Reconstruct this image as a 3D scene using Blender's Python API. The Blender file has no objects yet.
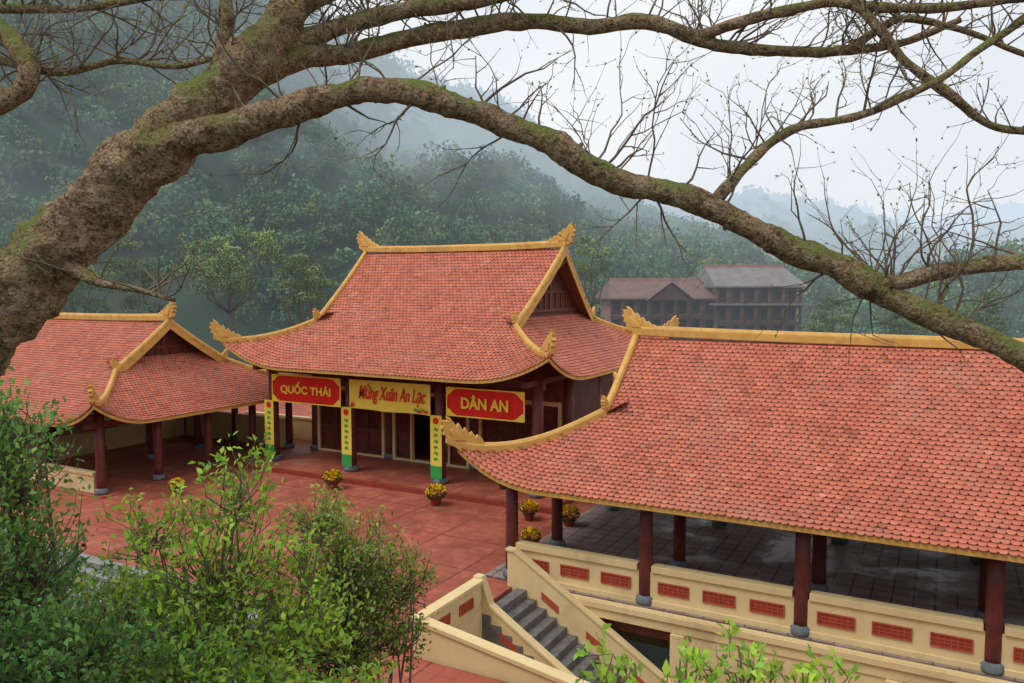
import bpy, math, random
import numpy as np
from mathutils import Vector, noise
random.seed(11); rng=np.random.default_rng(11)
C=bpy.context.scene.collection
R_=math.radians
AZ=R_(28.5); PT=math.atan(56.5/800); F=800.0
cam=Vector((0,0,8.2))
fw=Vector((-math.sin(AZ)*math.cos(PT),math.cos(AZ)*math.cos(PT),-math.sin(PT)))
rt=Vector((math.cos(AZ),math.sin(AZ),0)); up=rt.cross(fw)
def P(px,py,d): return cam+d*(fw+rt*((px-512)/F)+up*((341.5-py)/F))
def G(px,py,z=0.0):
    r=fw+rt*((px-512)/F)+up*((341.5-py)/F); return cam+r*((z-cam.z)/r.z)
def H(px,d,z):
    l=(px-512)/F*d
    return Vector((l*math.cos(AZ)-d*math.sin(AZ), l*math.sin(AZ)+d*math.cos(AZ), z))
# ------------------------------------------------------------ materials
def nm(name):
    m=bpy.data.materials.new(name); m.use_nodes=True; nt=m.node_tree; nt.nodes.clear()
    return m,nt,nt.nodes.new('ShaderNodeOutputMaterial')
def nd(nt,t,**k):
    n=nt.nodes.new(t)
    for a,b in k.items():
        if a.startswith('i_'):
            key=a[2:]; key=int(key) if key.isdigit() else key.replace('_',' ')
            if isinstance(b,bpy.types.NodeSocket): nt.links.new(b,n.inputs[key])
            else: n.inputs[key].default_value=b
        else: setattr(n,a,b)
    return n
def mth(nt,op,a,b=None,c=None,clamp=False):
    n=nt.nodes.new('ShaderNodeMath'); n.operation=op; n.use_clamp=clamp
    for i,x in enumerate((a,b,c)):
        if x is None: continue
        if isinstance(x,bpy.types.NodeSocket): nt.links.new(x,n.inputs[i])
        else: n.inputs[i].default_value=x
    return n.outputs[0]
def mrange(nt,v,a,b,c,d,smooth=True):
    n=nt.nodes.new('ShaderNodeMapRange'); n.interpolation_type='SMOOTHSTEP' if smooth else 'LINEAR'
    nt.links.new(v,n.inputs[0])
    for i,x in enumerate((a,b,c,d)): n.inputs[i+1].default_value=x
    return n.outputs[0]
def mix(nt,f,a,b,blend='MIX'):
    n=nt.nodes.new('ShaderNodeMix'); n.data_type='RGBA'; n.blend_type=blend
    for k,x in ((0,f),(6,a),(7,b)):
        if isinstance(x,bpy.types.NodeSocket): nt.links.new(x,n.inputs[k])
        elif k==0: n.inputs[k].default_value=x
        else: n.inputs[k].default_value=(*x,1)
    return n.outputs[2]
def painted_haze(nt,sh,out):  # aerial haze painted into the material: pale emission mixed in by distance
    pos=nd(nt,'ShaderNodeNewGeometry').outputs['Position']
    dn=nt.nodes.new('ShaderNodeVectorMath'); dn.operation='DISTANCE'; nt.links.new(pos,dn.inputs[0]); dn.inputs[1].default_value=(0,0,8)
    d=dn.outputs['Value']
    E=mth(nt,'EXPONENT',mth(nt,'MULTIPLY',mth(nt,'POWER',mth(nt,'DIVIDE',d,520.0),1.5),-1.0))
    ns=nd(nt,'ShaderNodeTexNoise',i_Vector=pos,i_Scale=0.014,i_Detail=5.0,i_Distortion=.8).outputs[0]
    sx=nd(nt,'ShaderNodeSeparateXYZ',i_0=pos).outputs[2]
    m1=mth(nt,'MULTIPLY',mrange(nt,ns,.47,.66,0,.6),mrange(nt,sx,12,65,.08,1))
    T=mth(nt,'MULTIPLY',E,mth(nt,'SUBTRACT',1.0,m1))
    for (bp,r,s) in ((P(440,150,225),64,.66),(P(520,110,285),84,.8),(P(400,70,280),62,.55),(P(575,215,240),60,.45),(P(60,20,280),70,.3),(P(250,190,200),50,.4)):  # mist banks painted as soft spheres of the same glow
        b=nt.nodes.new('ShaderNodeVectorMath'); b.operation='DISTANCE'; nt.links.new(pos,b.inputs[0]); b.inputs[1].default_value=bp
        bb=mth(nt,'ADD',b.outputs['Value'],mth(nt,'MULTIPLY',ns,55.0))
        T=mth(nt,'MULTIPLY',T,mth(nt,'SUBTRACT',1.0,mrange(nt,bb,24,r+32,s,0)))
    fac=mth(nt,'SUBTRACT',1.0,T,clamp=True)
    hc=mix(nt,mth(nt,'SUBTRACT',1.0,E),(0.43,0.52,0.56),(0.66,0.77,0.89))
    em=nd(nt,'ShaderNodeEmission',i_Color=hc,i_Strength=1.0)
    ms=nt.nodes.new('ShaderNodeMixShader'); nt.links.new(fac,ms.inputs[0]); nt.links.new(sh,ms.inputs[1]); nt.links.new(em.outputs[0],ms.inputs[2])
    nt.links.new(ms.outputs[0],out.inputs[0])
def pm(name,c1,c2=None,scale=3.0,rough=.7,bump=0.0,bscale=None,grime=None,haze=False,attr=False,trans=0.0,spec=.3,gs=.25):
    m,nt,out=nm(name)
    co=nd(nt,'ShaderNodeTexCoord').outputs['Object']
    c2=c2 or tuple(x*.75 for x in c1)
    ns=nd(nt,'ShaderNodeTexNoise',i_Vector=co,i_Scale=scale,i_Detail=6.0,i_Roughness=.65).outputs[0]
    col=mix(nt,mrange(nt,ns,.32,.68,0,1),c1,c2)
    if attr:
        at=nd(nt,'ShaderNodeAttribute',attribute_name='Col').outputs['Color']
        col=mix(nt,1.0,col,at,'MULTIPLY')
    if grime:
        g=nd(nt,'ShaderNodeTexNoise',i_Vector=co,i_Scale=scale*gs,i_Detail=8.0,i_Roughness=.72).outputs[0]
        col=mix(nt,mrange(nt,g,.5,.72,0,grime[1]),col,grime[0])
        if len(grime)>2: col=mix(nt,mrange(nt,g,.46,.30,0,grime[3]),col,grime[2])
    bs=nd(nt,'ShaderNodeBsdfPrincipled',i_Base_Color=col,i_Roughness=rough)
    bs.inputs['Specular IOR Level'].default_value=spec
    if bump:
        bn=nd(nt,'ShaderNodeTexNoise',i_Vector=co,i_Scale=bscale or scale*4,i_Detail=5.0).outputs[0]
        b=nd(nt,'ShaderNodeBump',i_Height=bn,i_Strength=bump,i_Distance=.03); nt.links.new(b.outputs[0],bs.inputs['Normal'])
    sh=bs.outputs[0]
    if trans:
        tr=nd(nt,'ShaderNodeBsdfTranslucent',i_Color=col)
        ms=nt.nodes.new('ShaderNodeMixShader'); ms.inputs[0].default_value=trans
        nt.links.new(sh,ms.inputs[1]); nt.links.new(tr.outputs[0],ms.inputs[2]); sh=ms.outputs[0]
    if haze: painted_haze(nt,sh,out)
    else: nt.links.new(sh,out.inputs[0])
    return m
def paving(name,c1,c2,grout,size,gw,rough,stain,light,big):
    m,nt,out=nm(name)
    pos=nd(nt,'ShaderNodeNewGeometry').outputs['Position']
    def brick(sz,mw,a,b,g):
        br=nt.nodes.new('ShaderNodeTexBrick'); nt.links.new(pos,br.inputs['Vector'])
        br.offset=0; br.inputs['Scale'].default_value=1.0; br.inputs['Brick Width'].default_value=sz; br.inputs['Row Height'].default_value=sz
        br.inputs['Mortar Size'].default_value=mw; br.inputs['Color1'].default_value=(*a,1); br.inputs['Color2'].default_value=(*b,1); br.inputs['Mortar'].default_value=(*g,1); return br
    br=brick(size,gw,c1,c2,grout); bb=brick(big,.035,(1,1,1),(.9,.9,.9),(.55,.5,.5))
    col=mix(nt,1.0,br.outputs[0],bb.outputs[0],'MULTIPLY')
    n1=nd(nt,'ShaderNodeTexNoise',i_Vector=pos,i_Scale=.38,i_Detail=8.0,i_Roughness=.72,i_Distortion=.5).outputs[0]
    col=mix(nt,mrange(nt,n1,.46,.60,0,.7),col,stain)
    n2=nd(nt,'ShaderNodeTexNoise',i_Vector=pos,i_Scale=1.3,i_Detail=8.0,i_Roughness=.72).outputs[0]
    col=mix(nt,mrange(nt,n2,.50,.68,0,.55),col,light)
    col=mix(nt,mrange(nt,n2,.46,.30,0,.6),col,tuple(x*.5 for x in stain))
    bs=nd(nt,'ShaderNodeBsdfPrincipled',i_Base_Color=col,i_Roughness=mrange(nt,n1,.44,.60,rough,rough*.45)); bs.inputs['Specular IOR Level'].default_value=.35
    b=nd(nt,'ShaderNodeBump',i_Height=br.outputs['Fac'],i_Strength=-.4,i_Distance=.01); nt.links.new(b.outputs[0],bs.inputs['Normal'])
    nt.links.new(bs.outputs[0],out.inputs[0]); return m
M={}
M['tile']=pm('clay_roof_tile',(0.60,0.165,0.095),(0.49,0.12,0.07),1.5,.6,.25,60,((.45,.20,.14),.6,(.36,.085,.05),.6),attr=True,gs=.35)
M['gold']=pm('ochre_trim_paint',(0.70,0.41,0.11),(0.60,0.32,0.075),3,.55,.2,20,((.30,.19,.09),.55))
M['cream']=pm('cream_wall_paint',(0.80,0.62,0.33),(0.73,0.55,0.28),1.5,.75,.1,20,((.40,.31,.18),.6))
M['maroon']=pm('maroon_column_paint',(0.17,0.042,0.034),(0.11,0.028,0.024),4,.45,.1,20)
M['wood']=pm('dark_red_wood',(0.18,0.048,0.030),(0.10,0.03,0.02),3,.5,.2,25)
M['gablewood']=pm('gable_wood',(0.13,0.042,0.030),(0.08,0.026,0.02),4,.7)
M['soffit']=pm('roof_underside_boards',(0.28,0.10,0.055),(0.17,0.065,0.04),3,.8)
M['dark']=pm('dark_interior',(0.03,0.02,0.018),(0.018,0.014,0.014),2,.8)  # near-black colour stands in for unlit interiors
M['stone']=pm('grey_stone',(0.30,0.31,0.30),(0.19,0.20,0.195),5,.75,.3,30,((.10,.12,.09),.5))
M['darkstone']=pm('dark_grey_stone',(0.20,0.19,0.18),(0.12,0.115,0.11),5,.7,.3,30)  # darker grey stone for the enclosed stair steps
M['basestone']=pm('blue_grey_base_stone',(0.19,0.22,0.25),(0.11,0.13,0.15),6,.6,.2,30)
M['lattice']=pm('red_lattice_ceramic',(0.52,0.095,0.05),(0.40,0.07,0.04),8,.6)
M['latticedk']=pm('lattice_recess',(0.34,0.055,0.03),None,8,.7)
M['court']=paving('red_courtyard_tile',(0.48,0.125,0.075),(0.40,0.095,0.058),(0.24,0.09,0.06),.4,.012,.7,(0.29,0.09,0.06),(.54,.22,.16),2.4)
M['pfloor']=paving('dark_pavilion_tile',(0.38,0.29,0.27),(0.31,0.235,0.22),(0.13,0.09,0.08),.5,.024,.9,(0.28,0.21,0.20),(.40,.31,.29),50)
M['redcloth']=pm('red_banner_cloth',(0.80,0.024,0.018),(0.70,0.02,0.015),2,.6)
M['yelcloth']=pm('yellow_banner_cloth',(0.90,0.76,0.12),(0.86,0.66,0.08),2,.6)
M['greencloth']=pm('green_banner_cloth',(0.05,0.42,0.09),(0.04,0.32,0.07),3,.6)
M['yeltext']=pm('yellow_lettering',(0.98,0.78,0.09),(0.95,0.70,0.06),3,.5)
M['redtext']=pm('red_lettering',(0.75,0.03,0.02),(0.66,0.03,0.02),3,.5)
M['terra']=pm('terracotta_pot',(0.33,0.06,0.035),(0.22,0.04,0.025),6,.6)
M['petal']=pm('yellow_petals',(0.95,0.68,0.03),(0.9,0.56,0.02),9,.7,attr=True,trans=.2)
M['potleaf']=pm('pot_plant_leaves',(0.06,0.12,0.03),(0.04,0.08,0.02),9,.6,attr=True)
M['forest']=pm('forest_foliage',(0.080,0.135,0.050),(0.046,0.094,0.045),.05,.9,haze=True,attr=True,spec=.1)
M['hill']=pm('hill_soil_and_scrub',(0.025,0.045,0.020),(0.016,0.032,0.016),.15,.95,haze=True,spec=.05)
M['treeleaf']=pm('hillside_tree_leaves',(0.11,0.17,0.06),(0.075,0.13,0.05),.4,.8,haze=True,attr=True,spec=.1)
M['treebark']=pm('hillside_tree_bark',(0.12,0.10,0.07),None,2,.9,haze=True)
M['leafA']=pm('bright_shrub_leaves',(0.42,0.64,0.085),(0.28,0.50,0.065),1.5,.5,attr=True,trans=.45,spec=.35)
M['leafB']=pm('olive_shrub_leaves',(0.24,0.34,0.06),(0.16,0.25,0.05),1.5,.55,attr=True,trans=.3)
M['leafC']=pm('dark_shrub_leaves',(0.17,0.33,0.075),(0.10,0.235,0.065),1.5,.5,attr=True,trans=.35)
M['twig']=pm('shrub_stem_bark',(0.20,0.15,0.11),(0.11,0.085,0.065),8,.85)
M['soil']=pm('slope_soil_and_moss',(0.045,0.065,0.025),(0.06,0.05,0.03),1.2,.95,.5,6)
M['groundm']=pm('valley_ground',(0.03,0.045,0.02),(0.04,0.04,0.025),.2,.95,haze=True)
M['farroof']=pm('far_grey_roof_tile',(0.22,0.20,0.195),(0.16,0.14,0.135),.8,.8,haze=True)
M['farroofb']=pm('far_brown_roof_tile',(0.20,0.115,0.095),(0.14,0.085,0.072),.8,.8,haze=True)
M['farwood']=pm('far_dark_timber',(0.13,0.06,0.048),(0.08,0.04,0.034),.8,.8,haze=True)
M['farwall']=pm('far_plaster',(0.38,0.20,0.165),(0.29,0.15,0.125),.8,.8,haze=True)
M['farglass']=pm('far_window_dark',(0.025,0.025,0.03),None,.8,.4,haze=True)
def bark():
    m,nt,out=nm('lichened_bark')
    co=nd(nt,'ShaderNodeTexCoord').outputs['Object']
    g=nd(nt,'ShaderNodeNewGeometry')
    n1=nd(nt,'ShaderNodeTexNoise',i_Vector=co,i_Scale=7.0,i_Detail=10.0,i_Roughness=.78).outputs[0]
    n2=nd(nt,'ShaderNodeTexNoise',i_Vector=co,i_Scale=46.0,i_Detail=8.0,i_Roughness=.75).outputs[0]
    n3=nd(nt,'ShaderNodeTexNoise',i_Vector=co,i_Scale=2.6,i_Detail=5.0).outputs[0]
    n4=nd(nt,'ShaderNodeTexNoise',i_Vector=co,i_Scale=18.0,i_Detail=5.0,i_Distortion=1.4).outputs[0]
    vo=nd(nt,'ShaderNodeTexVoronoi',i_Vector=co,i_Scale=45.0)
    col=mix(nt,mrange(nt,n1,.38,.60,0,1),(0.24,0.145,0.082),(0.52,0.35,0.20))
    col=mix(nt,mrange(nt,n4,.53,.60,0,.6),col,(0.60,0.50,0.36))
    col=mix(nt,mrange(nt,n2,.48,.38,0,.9),col,(0.075,0.044,0.027))
    col=mix(nt,mrange(nt,n4,.44,.35,0,.75),col,(0.10,0.062,0.036))
    nz=nd(nt,'ShaderNodeSeparateXYZ',i_0=g.outputs['Normal']).outputs[2]
    moss=mth(nt,'MULTIPLY',mrange(nt,nz,-.3,.7,.12,1),mrange(nt,n3,.43,.57,0,.9))
    moss=mth(nt,'MULTIPLY',moss,mrange(nt,n4,.40,.53,.3,1))
    col=mix(nt,moss,col,(0.20,0.27,0.055))
    bs=nd(nt,'ShaderNodeBsdfPrincipled',i_Base_Color=col,i_Roughness=.88); bs.inputs['Specular IOR Level'].default_value=.15
    hh=mth(nt,'ADD',mth(nt,'MULTIPLY',n1,1.0),mth(nt,'ADD',mth(nt,'MULTIPLY',n2,.8),mth(nt,'ADD',mth(nt,'MULTIPLY',n4,.6),mth(nt,'MULTIPLY',vo.outputs['Distance'],.5))))
    b=nd(nt,'ShaderNodeBump',i_Height=hh,i_Strength=1.0,i_Distance=.045); nt.links.new(b.outputs[0],bs.inputs['Normal'])
    nt.links.new(bs.outputs[0],out.inputs[0]); return m
M['bark']=bark()
# ------------------------------------------------------------ helpers
def tag(o,label=None,cat=None,group=None,kind=None):
    if label: o['label']=label
    if cat: o['category']=cat
    if group: o['group']=group
    if kind: o['kind']=kind
    return o
def empty(name,loc,label=None,cat=None,group=None,rz=0):
    o=bpy.data.objects.new(name,None); C.objects.link(o); o.location=loc; o.rotation_euler=(0,0,rz); o.empty_display_size=.3
    return tag(o,label,cat,group)
def wloc(p):
    v=Vector((0,0,0))
    while p is not None: v=v+p.location; p=p.parent
    return v
def link(name,me,m,parent,smooth=False):
    if m is not None: me.materials.append(m)
    if smooth: me.polygons.foreach_set('use_smooth',np.ones(len(me.polygons),dtype=bool))
    o=bpy.data.objects.new(name,me); C.objects.link(o)
    if parent is not None: o.parent=parent
    return o
class MB:
    def __init__(s): s.v=[]; s.f=[]
    def add(s,vs,fs):
        o=len(s.v); s.v+=[tuple(v) for v in vs]; s.f+=[tuple(i+o for i in f) for f in fs]
    def box(s,x0,y0,z0,x1,y1,z1):
        s.add([(x0,y0,z0),(x1,y0,z0),(x1,y1,z0),(x0,y1,z0),(x0,y0,z1),(x1,y0,z1),(x1,y1,z1),(x0,y1,z1)],
              [(0,3,2,1),(4,5,6,7),(0,1,5,4),(1,2,6,5),(2,3,7,6),(3,0,4,7)])
    def prism(s,pts,o,du,dv,dn,th):
        o=Vector(o);du=Vector(du);dv=Vector(dv);dn=Vector(dn); n=len(pts)
        vs=[o+du*a+dv*b-dn*th/2 for a,b in pts]+[o+du*a+dv*b+dn*th/2 for a,b in pts]
        s.add(vs,[tuple(range(n))[::-1],tuple(range(n,2*n))]+[(i,(i+1)%n,n+(i+1)%n,n+i) for i in range(n)])
    def tube(s,pts,rad,n=8,lump=0,ls=3.0,cap=True):
        pts=[Vector(p) for p in pts]; k=len(pts); vs=[]
        t=(pts[1]-pts[0]).normalized(); a=t.cross(Vector((0,0,1)))
        if a.length<.1: a=t.cross(Vector((1,0,0)))
        a.normalize()
        for i in range(k):
            t=(pts[min(i+1,k-1)]-pts[max(i-1,0)]).normalized()
            a=(a-t*a.dot(t)).normalized(); b=t.cross(a)
            for j in range(n):
                an=2*math.pi*j/n; d=a*math.cos(an)+b*math.sin(an); r=rad[i]
                if lump:
                    q=pts[i]+d*r
                    w=noise.noise(q*ls*2.7)
                    r*=1+lump*noise.noise(q*ls)+lump*.6*w+lump*.4*noise.noise(q*ls*6)
                vs.append(pts[i]+d*r)
        fs=[(i*n+j,i*n+(j+1)%n,(i+1)*n+(j+1)%n,(i+1)*n+j) for i in range(k-1) for j in range(n)]
        if cap: fs+=[tuple(range(n))[::-1],tuple(range((k-1)*n,k*n))]
        s.add(vs,fs)
    def lathe(s,c,prof,n=20):
        c=Vector(c); vs=[]; 
        for r,z in prof:
            for j in range(n):
                an=2*math.pi*j/n; vs.append(c+Vector((r*math.cos(an),r*math.sin(an),z)))
        k=len(prof)
        s.add(vs,[(i*n+j,i*n+(j+1)%n,(i+1)*n+(j+1)%n,(i+1)*n+j) for i in range(k-1) for j in range(n)]+[tuple(range(n))[::-1],tuple(range((k-1)*n,k*n))])
    def sweep(s,pts,w,h0,h1,rnd=True):
        pts=[Vector(p) for p in pts]; k=len(pts); vs=[]
        prof=[(-w/2,h0),(w/2,h0),(w/2,h0+(h1-h0)*.7),(w*.28,h1),(-w*.28,h1),(-w/2,h0+(h1-h0)*.7)] if rnd else [(-w/2,h0),(w/2,h0),(w/2,h1),(-w/2,h1)]
        n=len(prof)
        for i in range(k):
            t=pts[min(i+1,k-1)]-pts[max(i-1,0)]; sd=Vector((t.y,-t.x,0))
            if sd.length<1e-6: sd=Vector((1,0,0))
            sd.normalize()
            for a,b in prof: vs.append(pts[i]+sd*a+Vector((0,0,b)))
        s.add(vs,[(i*n+j,i*n+(j+1)%n,(i+1)*n+(j+1)%n,(i+1)*n+j) for i in range(k-1) for j in range(n)]+[tuple(range(n))[::-1],tuple(range((k-1)*n,k*n))])
    def build(s,name,m,parent=None,smooth=False,local=False,bevel=0):
        o=Vector((0,0,0)) if local else wloc(parent)
        me=bpy.data.meshes.new(name); me.from_pydata([(v[0]-o.x,v[1]-o.y,v[2]-o.z) for v in s.v],[],s.f)
        ob=link(name,me,m,parent,smooth)
        if bevel:
            b=ob.modifiers.new('bevel','BEVEL'); b.width=bevel; b.segments=2; b.limit_method='ANGLE'
        return ob
def quads(name,V,col,m,parent=None,shift=True):
    V=np.asarray(V,dtype=np.float32); n=len(V); k=V.shape[1]
    if shift and parent is not None:
        o=wloc(parent); V=V-np.array([o.x,o.y,o.z],dtype=np.float32)
    me=bpy.data.meshes.new(name)
    me.vertices.add(n*k); me.vertices.foreach_set('co',V.reshape(-1))
    me.loops.add(n*k); me.loops.foreach_set('vertex_index',np.arange(n*k,dtype=np.int32))
    me.polygons.add(n); me.polygons.foreach_set('loop_start',np.arange(0,n*k,k,dtype=np.int32)); me.polygons.foreach_set('loop_total',np.full(n,k,dtype=np.int32))
    me.update(calc_edges=True)
    ca=me.color_attributes.new('Col','FLOAT_COLOR','POINT')
    cc=np.ones((n,k,4),dtype=np.float32); cc[:,:,:3]=np.asarray(col)[:,None,:]
    ca.data.foreach_set('color',cc.reshape(-1))
    return link(name,me,m,parent)
def unit(a): return a/np.maximum(np.linalg.norm(a,axis=-1,keepdims=True),1e-6)
def leafquads(pos,dirs,L,Wd,fold=.15):
    dirs=unit(dirs); r=rng.normal(size=dirs.shape)+np.array([0,0,.9]); n=unit(r-dirs*np.sum(r*dirs,1,keepdims=True)); 
    flip=np.where(n[:,2:3]<0,-1,1); n=n*flip
    s=np.cross(dirs,n); L=L[:,None]; Wd=Wd[:,None]
    return np.stack([pos,pos+dirs*L*.45+s*Wd/2+n*Wd*fold,pos+dirs*L-n*L*.12,pos+dirs*L*.45-s*Wd/2+n*Wd*fold],1)
def catmull(pts,k=6):
    p=[np.array(q,dtype=float) for q in pts]; p=[2*p[0]-p[1]]+p+[2*p[-1]-p[-2]]; out=[]
    for i in range(1,len(p)-2):
        for j in range(k):
            t=j/k
            out.append(.5*((2*p[i])+(-p[i-1]+p[i+1])*t+(2*p[i-1]-5*p[i]+4*p[i+1]-p[i+2])*t*t+(-p[i-1]+3*p[i]-3*p[i+1]+p[i+2])*t**3))
    out.append(p[-2]); return out
# ------------------------------------------------------------ roofs
class Roof:
    def __init__(s,x0,x1,y0,y1,ze,zr,g,L,Rr,fl=.3):
        s.x0,s.x1,s.y0,s.y1,s.ze,s.zr,s.g,s.L,s.R=x0,x1,y0,y1,ze,zr,g,L,Rr
        s.W=(y1-y0)/2; s.yr=(y0+y1)/2; s.fl=fl
    def z(s,x,y,mode):
        x=np.asarray(x,dtype=float); y=np.asarray(y,dtype=float)
        dx=np.minimum(x-s.x0,s.x1-x); dy=np.minimum(y-s.y0,s.y1-y)
        t=(dy if mode=='f' else dx)/s.W
        h=s.ze+(s.zr-s.ze)*(.74*t+.26*t*np.abs(t))
        m=np.maximum(dx,dy); 
        return h+s.L*np.maximum(0,1-np.maximum(m,0)/s.R)**2.3
    def under(s,x,y): return min(float(s.z(x,y,'f')),float(s.z(x,y,'s')))
    def xv(s,b):
        return b if b<s.g else s.g-s.fl*(b-s.g)/(s.W-s.g)
TU=np.array([-.5,-.5,-.33,0,.33,.5,.5, -.5,-.33,0,.33,.5])
TV=np.array([1.15,.5,.14,0,.14,.5,1.15, .5,.14,0,.14,.5])
TL=np.array([.0,.019,.027,.030,.027,.019,.0, .002,.006,.009,.006,.002])
TF=[(0,1,2,3,4,5,6),(1,7,8,2),(2,8,9,3),(3,9,10,4),(4,10,11,5)]
def build_roof(R,root,finial_scale=1.0,w=.175,dl=.142,tall=.30):
    VX=[];VY=[];VZ=[];CC=[]
    go=.45 if R.fl>=0 else .75
    for side in ('front','back','left','right'):
        ext=R.W-.06 if side in('front','back') else R.g+go+.05
        b=-.06; row=0
        while b<ext:
            row+=1; bb=max(b,0)
            if side in('front','back'): lo=R.x0+R.xv(bb); hi=R.x1-R.xv(bb)
            else: lo=R.y0+min(bb,R.g); hi=R.y1-min(bb,R.g)
            a=np.arange(lo+(.5*w if row%2 else 0),hi+.05,w); n=len(a)
            a=a+rng.normal(0,.003,n)
            A=a[:,None]+TU[None]*w*.99; B=(b+rng.normal(0,.004,n))[:,None]+TV[None]*dl
            if side=='front': X,Y,md=A,R.y0+B,'f'
            elif side=='back': X,Y,md=A,R.y1-B,'f'
            elif side=='left': X,Y,md=R.x0+B,A,'s'
            else: X,Y,md=R.x1-B,A,'s'
            Z=R.z(X,Y,md)+TL[None]+rng.normal(0,.0025,n)[:,None]
            VX.append(X);VY.append(Y);VZ.append(Z)
            v=rng.normal(1,.07,n); pale=(rng.random(n)<.07)*rng.random(n)*.4; dk=(rng.random(n)<.05)*.25
            c=np.stack([v+pale*.3-dk*v,v+pale*1.0-dk*v*.9,v+pale*1.3-dk*v*.8],1)
            CC.append(np.clip(c,.3,2.2)); b+=dl
    X=np.concatenate(VX);Y=np.concatenate(VY);Z=np.concatenate(VZ);c=np.concatenate(CC); n=len(X)
    o=wloc(root); V=np.stack([X-o.x,Y-o.y,Z-o.z],-1).reshape(-1,3)
    lt=np.array([len(f) for f in TF]); flat=np.array([i for f in TF for i in f])
    me=bpy.data.meshes.new('roof'); me.vertices.add(len(V)); me.vertices.foreach_set('co',V.astype(np.float32).reshape(-1))
    LI=(flat[None]+12*np.arange(n)[:,None]).reshape(-1).astype(np.int32)
    LT=np.tile(lt,n).astype(np.int32); LS=np.concatenate([[0],np.cumsum(LT)[:-1]]).astype(np.int32)
    me.loops.add(len(LI)); me.loops.foreach_set('vertex_index',LI)
    me.polygons.add(len(LT)); me.polygons.foreach_set('loop_start',LS); me.polygons.foreach_set('loop_total',LT); me.update(calc_edges=True)
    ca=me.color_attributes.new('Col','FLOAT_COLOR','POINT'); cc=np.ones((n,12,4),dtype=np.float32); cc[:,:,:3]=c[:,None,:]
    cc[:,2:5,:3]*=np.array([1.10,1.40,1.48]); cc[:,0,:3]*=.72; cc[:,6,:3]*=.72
    cc[:,7:,:3]*=.4; ca.data.foreach_set('color',cc.reshape(-1))  # upper corners and lips darkened in colour as shade between overlapping tiles
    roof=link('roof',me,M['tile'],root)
    mb=MB()
    def patch(fn,nb,na,ext):
        vs=[]
        for i in range(nb+1):
            b=ext*i/nb
            for j in range(na+1): vs.append(fn(b,j/na))
        mb.add(vs,[(i*(na+1)+j,i*(na+1)+j+1,(i+1)*(na+1)+j+1,(i+1)*(na+1)+j) for i in range(nb) for j in range(na)])
    for sd in (0,1):
        def ff(b,q,sd=sd):
            lo=R.x0+R.xv(b); hi=R.x1-R.xv(b); e=.5-.5*math.cos(math.pi*q); x=lo+(hi-lo)*e; y=R.y0+b if sd==0 else R.y1-b
            return (x,y,float(R.z(x,y,'f'))-.035)
        patch(ff,24,48,R.W)
        def fs(b,q,sd=sd):
            lo=R.y0+min(b,R.g); hi=R.y1-min(b,R.g); e=.5-.5*math.cos(math.pi*q); y=lo+(hi-lo)*e; x=R.x0+b if sd==0 else R.x1-b
            return (x,y,float(R.z(x,y,'s'))-.037)
        patch(fs,12,32,R.g+go+.1)
    mb.build('roof_underside',M['soffit'],roof,smooth=True)
    for sd in range(4):
        mb=MB(); pts=[]
        for i in range(61):
            e=.5-.5*math.cos(math.pi*i/60)
            if sd<2: x=R.x0+(R.x1-R.x0)*e; y=R.y0+.03 if sd==0 else R.y1-.03; m='f'
            else: y=R.y0+(R.y1-R.y0)*e; x=R.x0+.03 if sd==2 else R.x1-.03; m='s'
            pts.append((x,y,float(R.z(x,y,m))-.04))
        mb.sweep(pts,.05,-.13,0,False); mb.build('eave_board',M['gold'],roof)
    rx0=R.x0+R.g-R.fl-.1; rx1=R.x1-R.g+R.fl+.1
    mb=MB(); mb.sweep([(rx0+(rx1-rx0)*i/20,R.yr,R.zr+.10*abs(i/10-1)**3) for i in range(21)],.26,-.02,tall); mb.build('ridge_cap',M['gold'],roof,bevel=.02)
    fin=[(-1.15,-.12),(-1.05,.10),(-.86,.26),(-.78,.17),(-.60,.42),(-.52,.30),(-.32,.60),(-.24,.46),(-.04,.80),(.04,.66),(.30,1.0),(.50,1.12),(.44,.92),(.68,.94),(.60,.74),(.74,.62),(.58,.52),(.64,.34),(.48,.26),(.50,-.02),(.3,-.15)]
    fs=finial_scale*.66
    fp=[(a*fs,b*fs) for a,b in fin]
    hole=[(-.35*fs,.05*fs),(.18*fs,.08*fs),(.34*fs,.5*fs),(.22*fs,.62*fs),(.0,.42*fs)]
    for sx,x in ((-1,rx0),(1,rx1)):
        mb=MB(); mb.prism(fp,(x-sx*.1,R.yr,R.zr+tall*.9),(sx,0,0),(0,0,1),(0,1,0),.2)
        mb.prism(hole,(x-sx*.1,R.yr,R.zr+tall*.9),(sx,0,0),(0,0,1),(0,1,0),.3)
        mb.build('ridge_finial',M['gold'],roof,bevel=.03)
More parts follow.
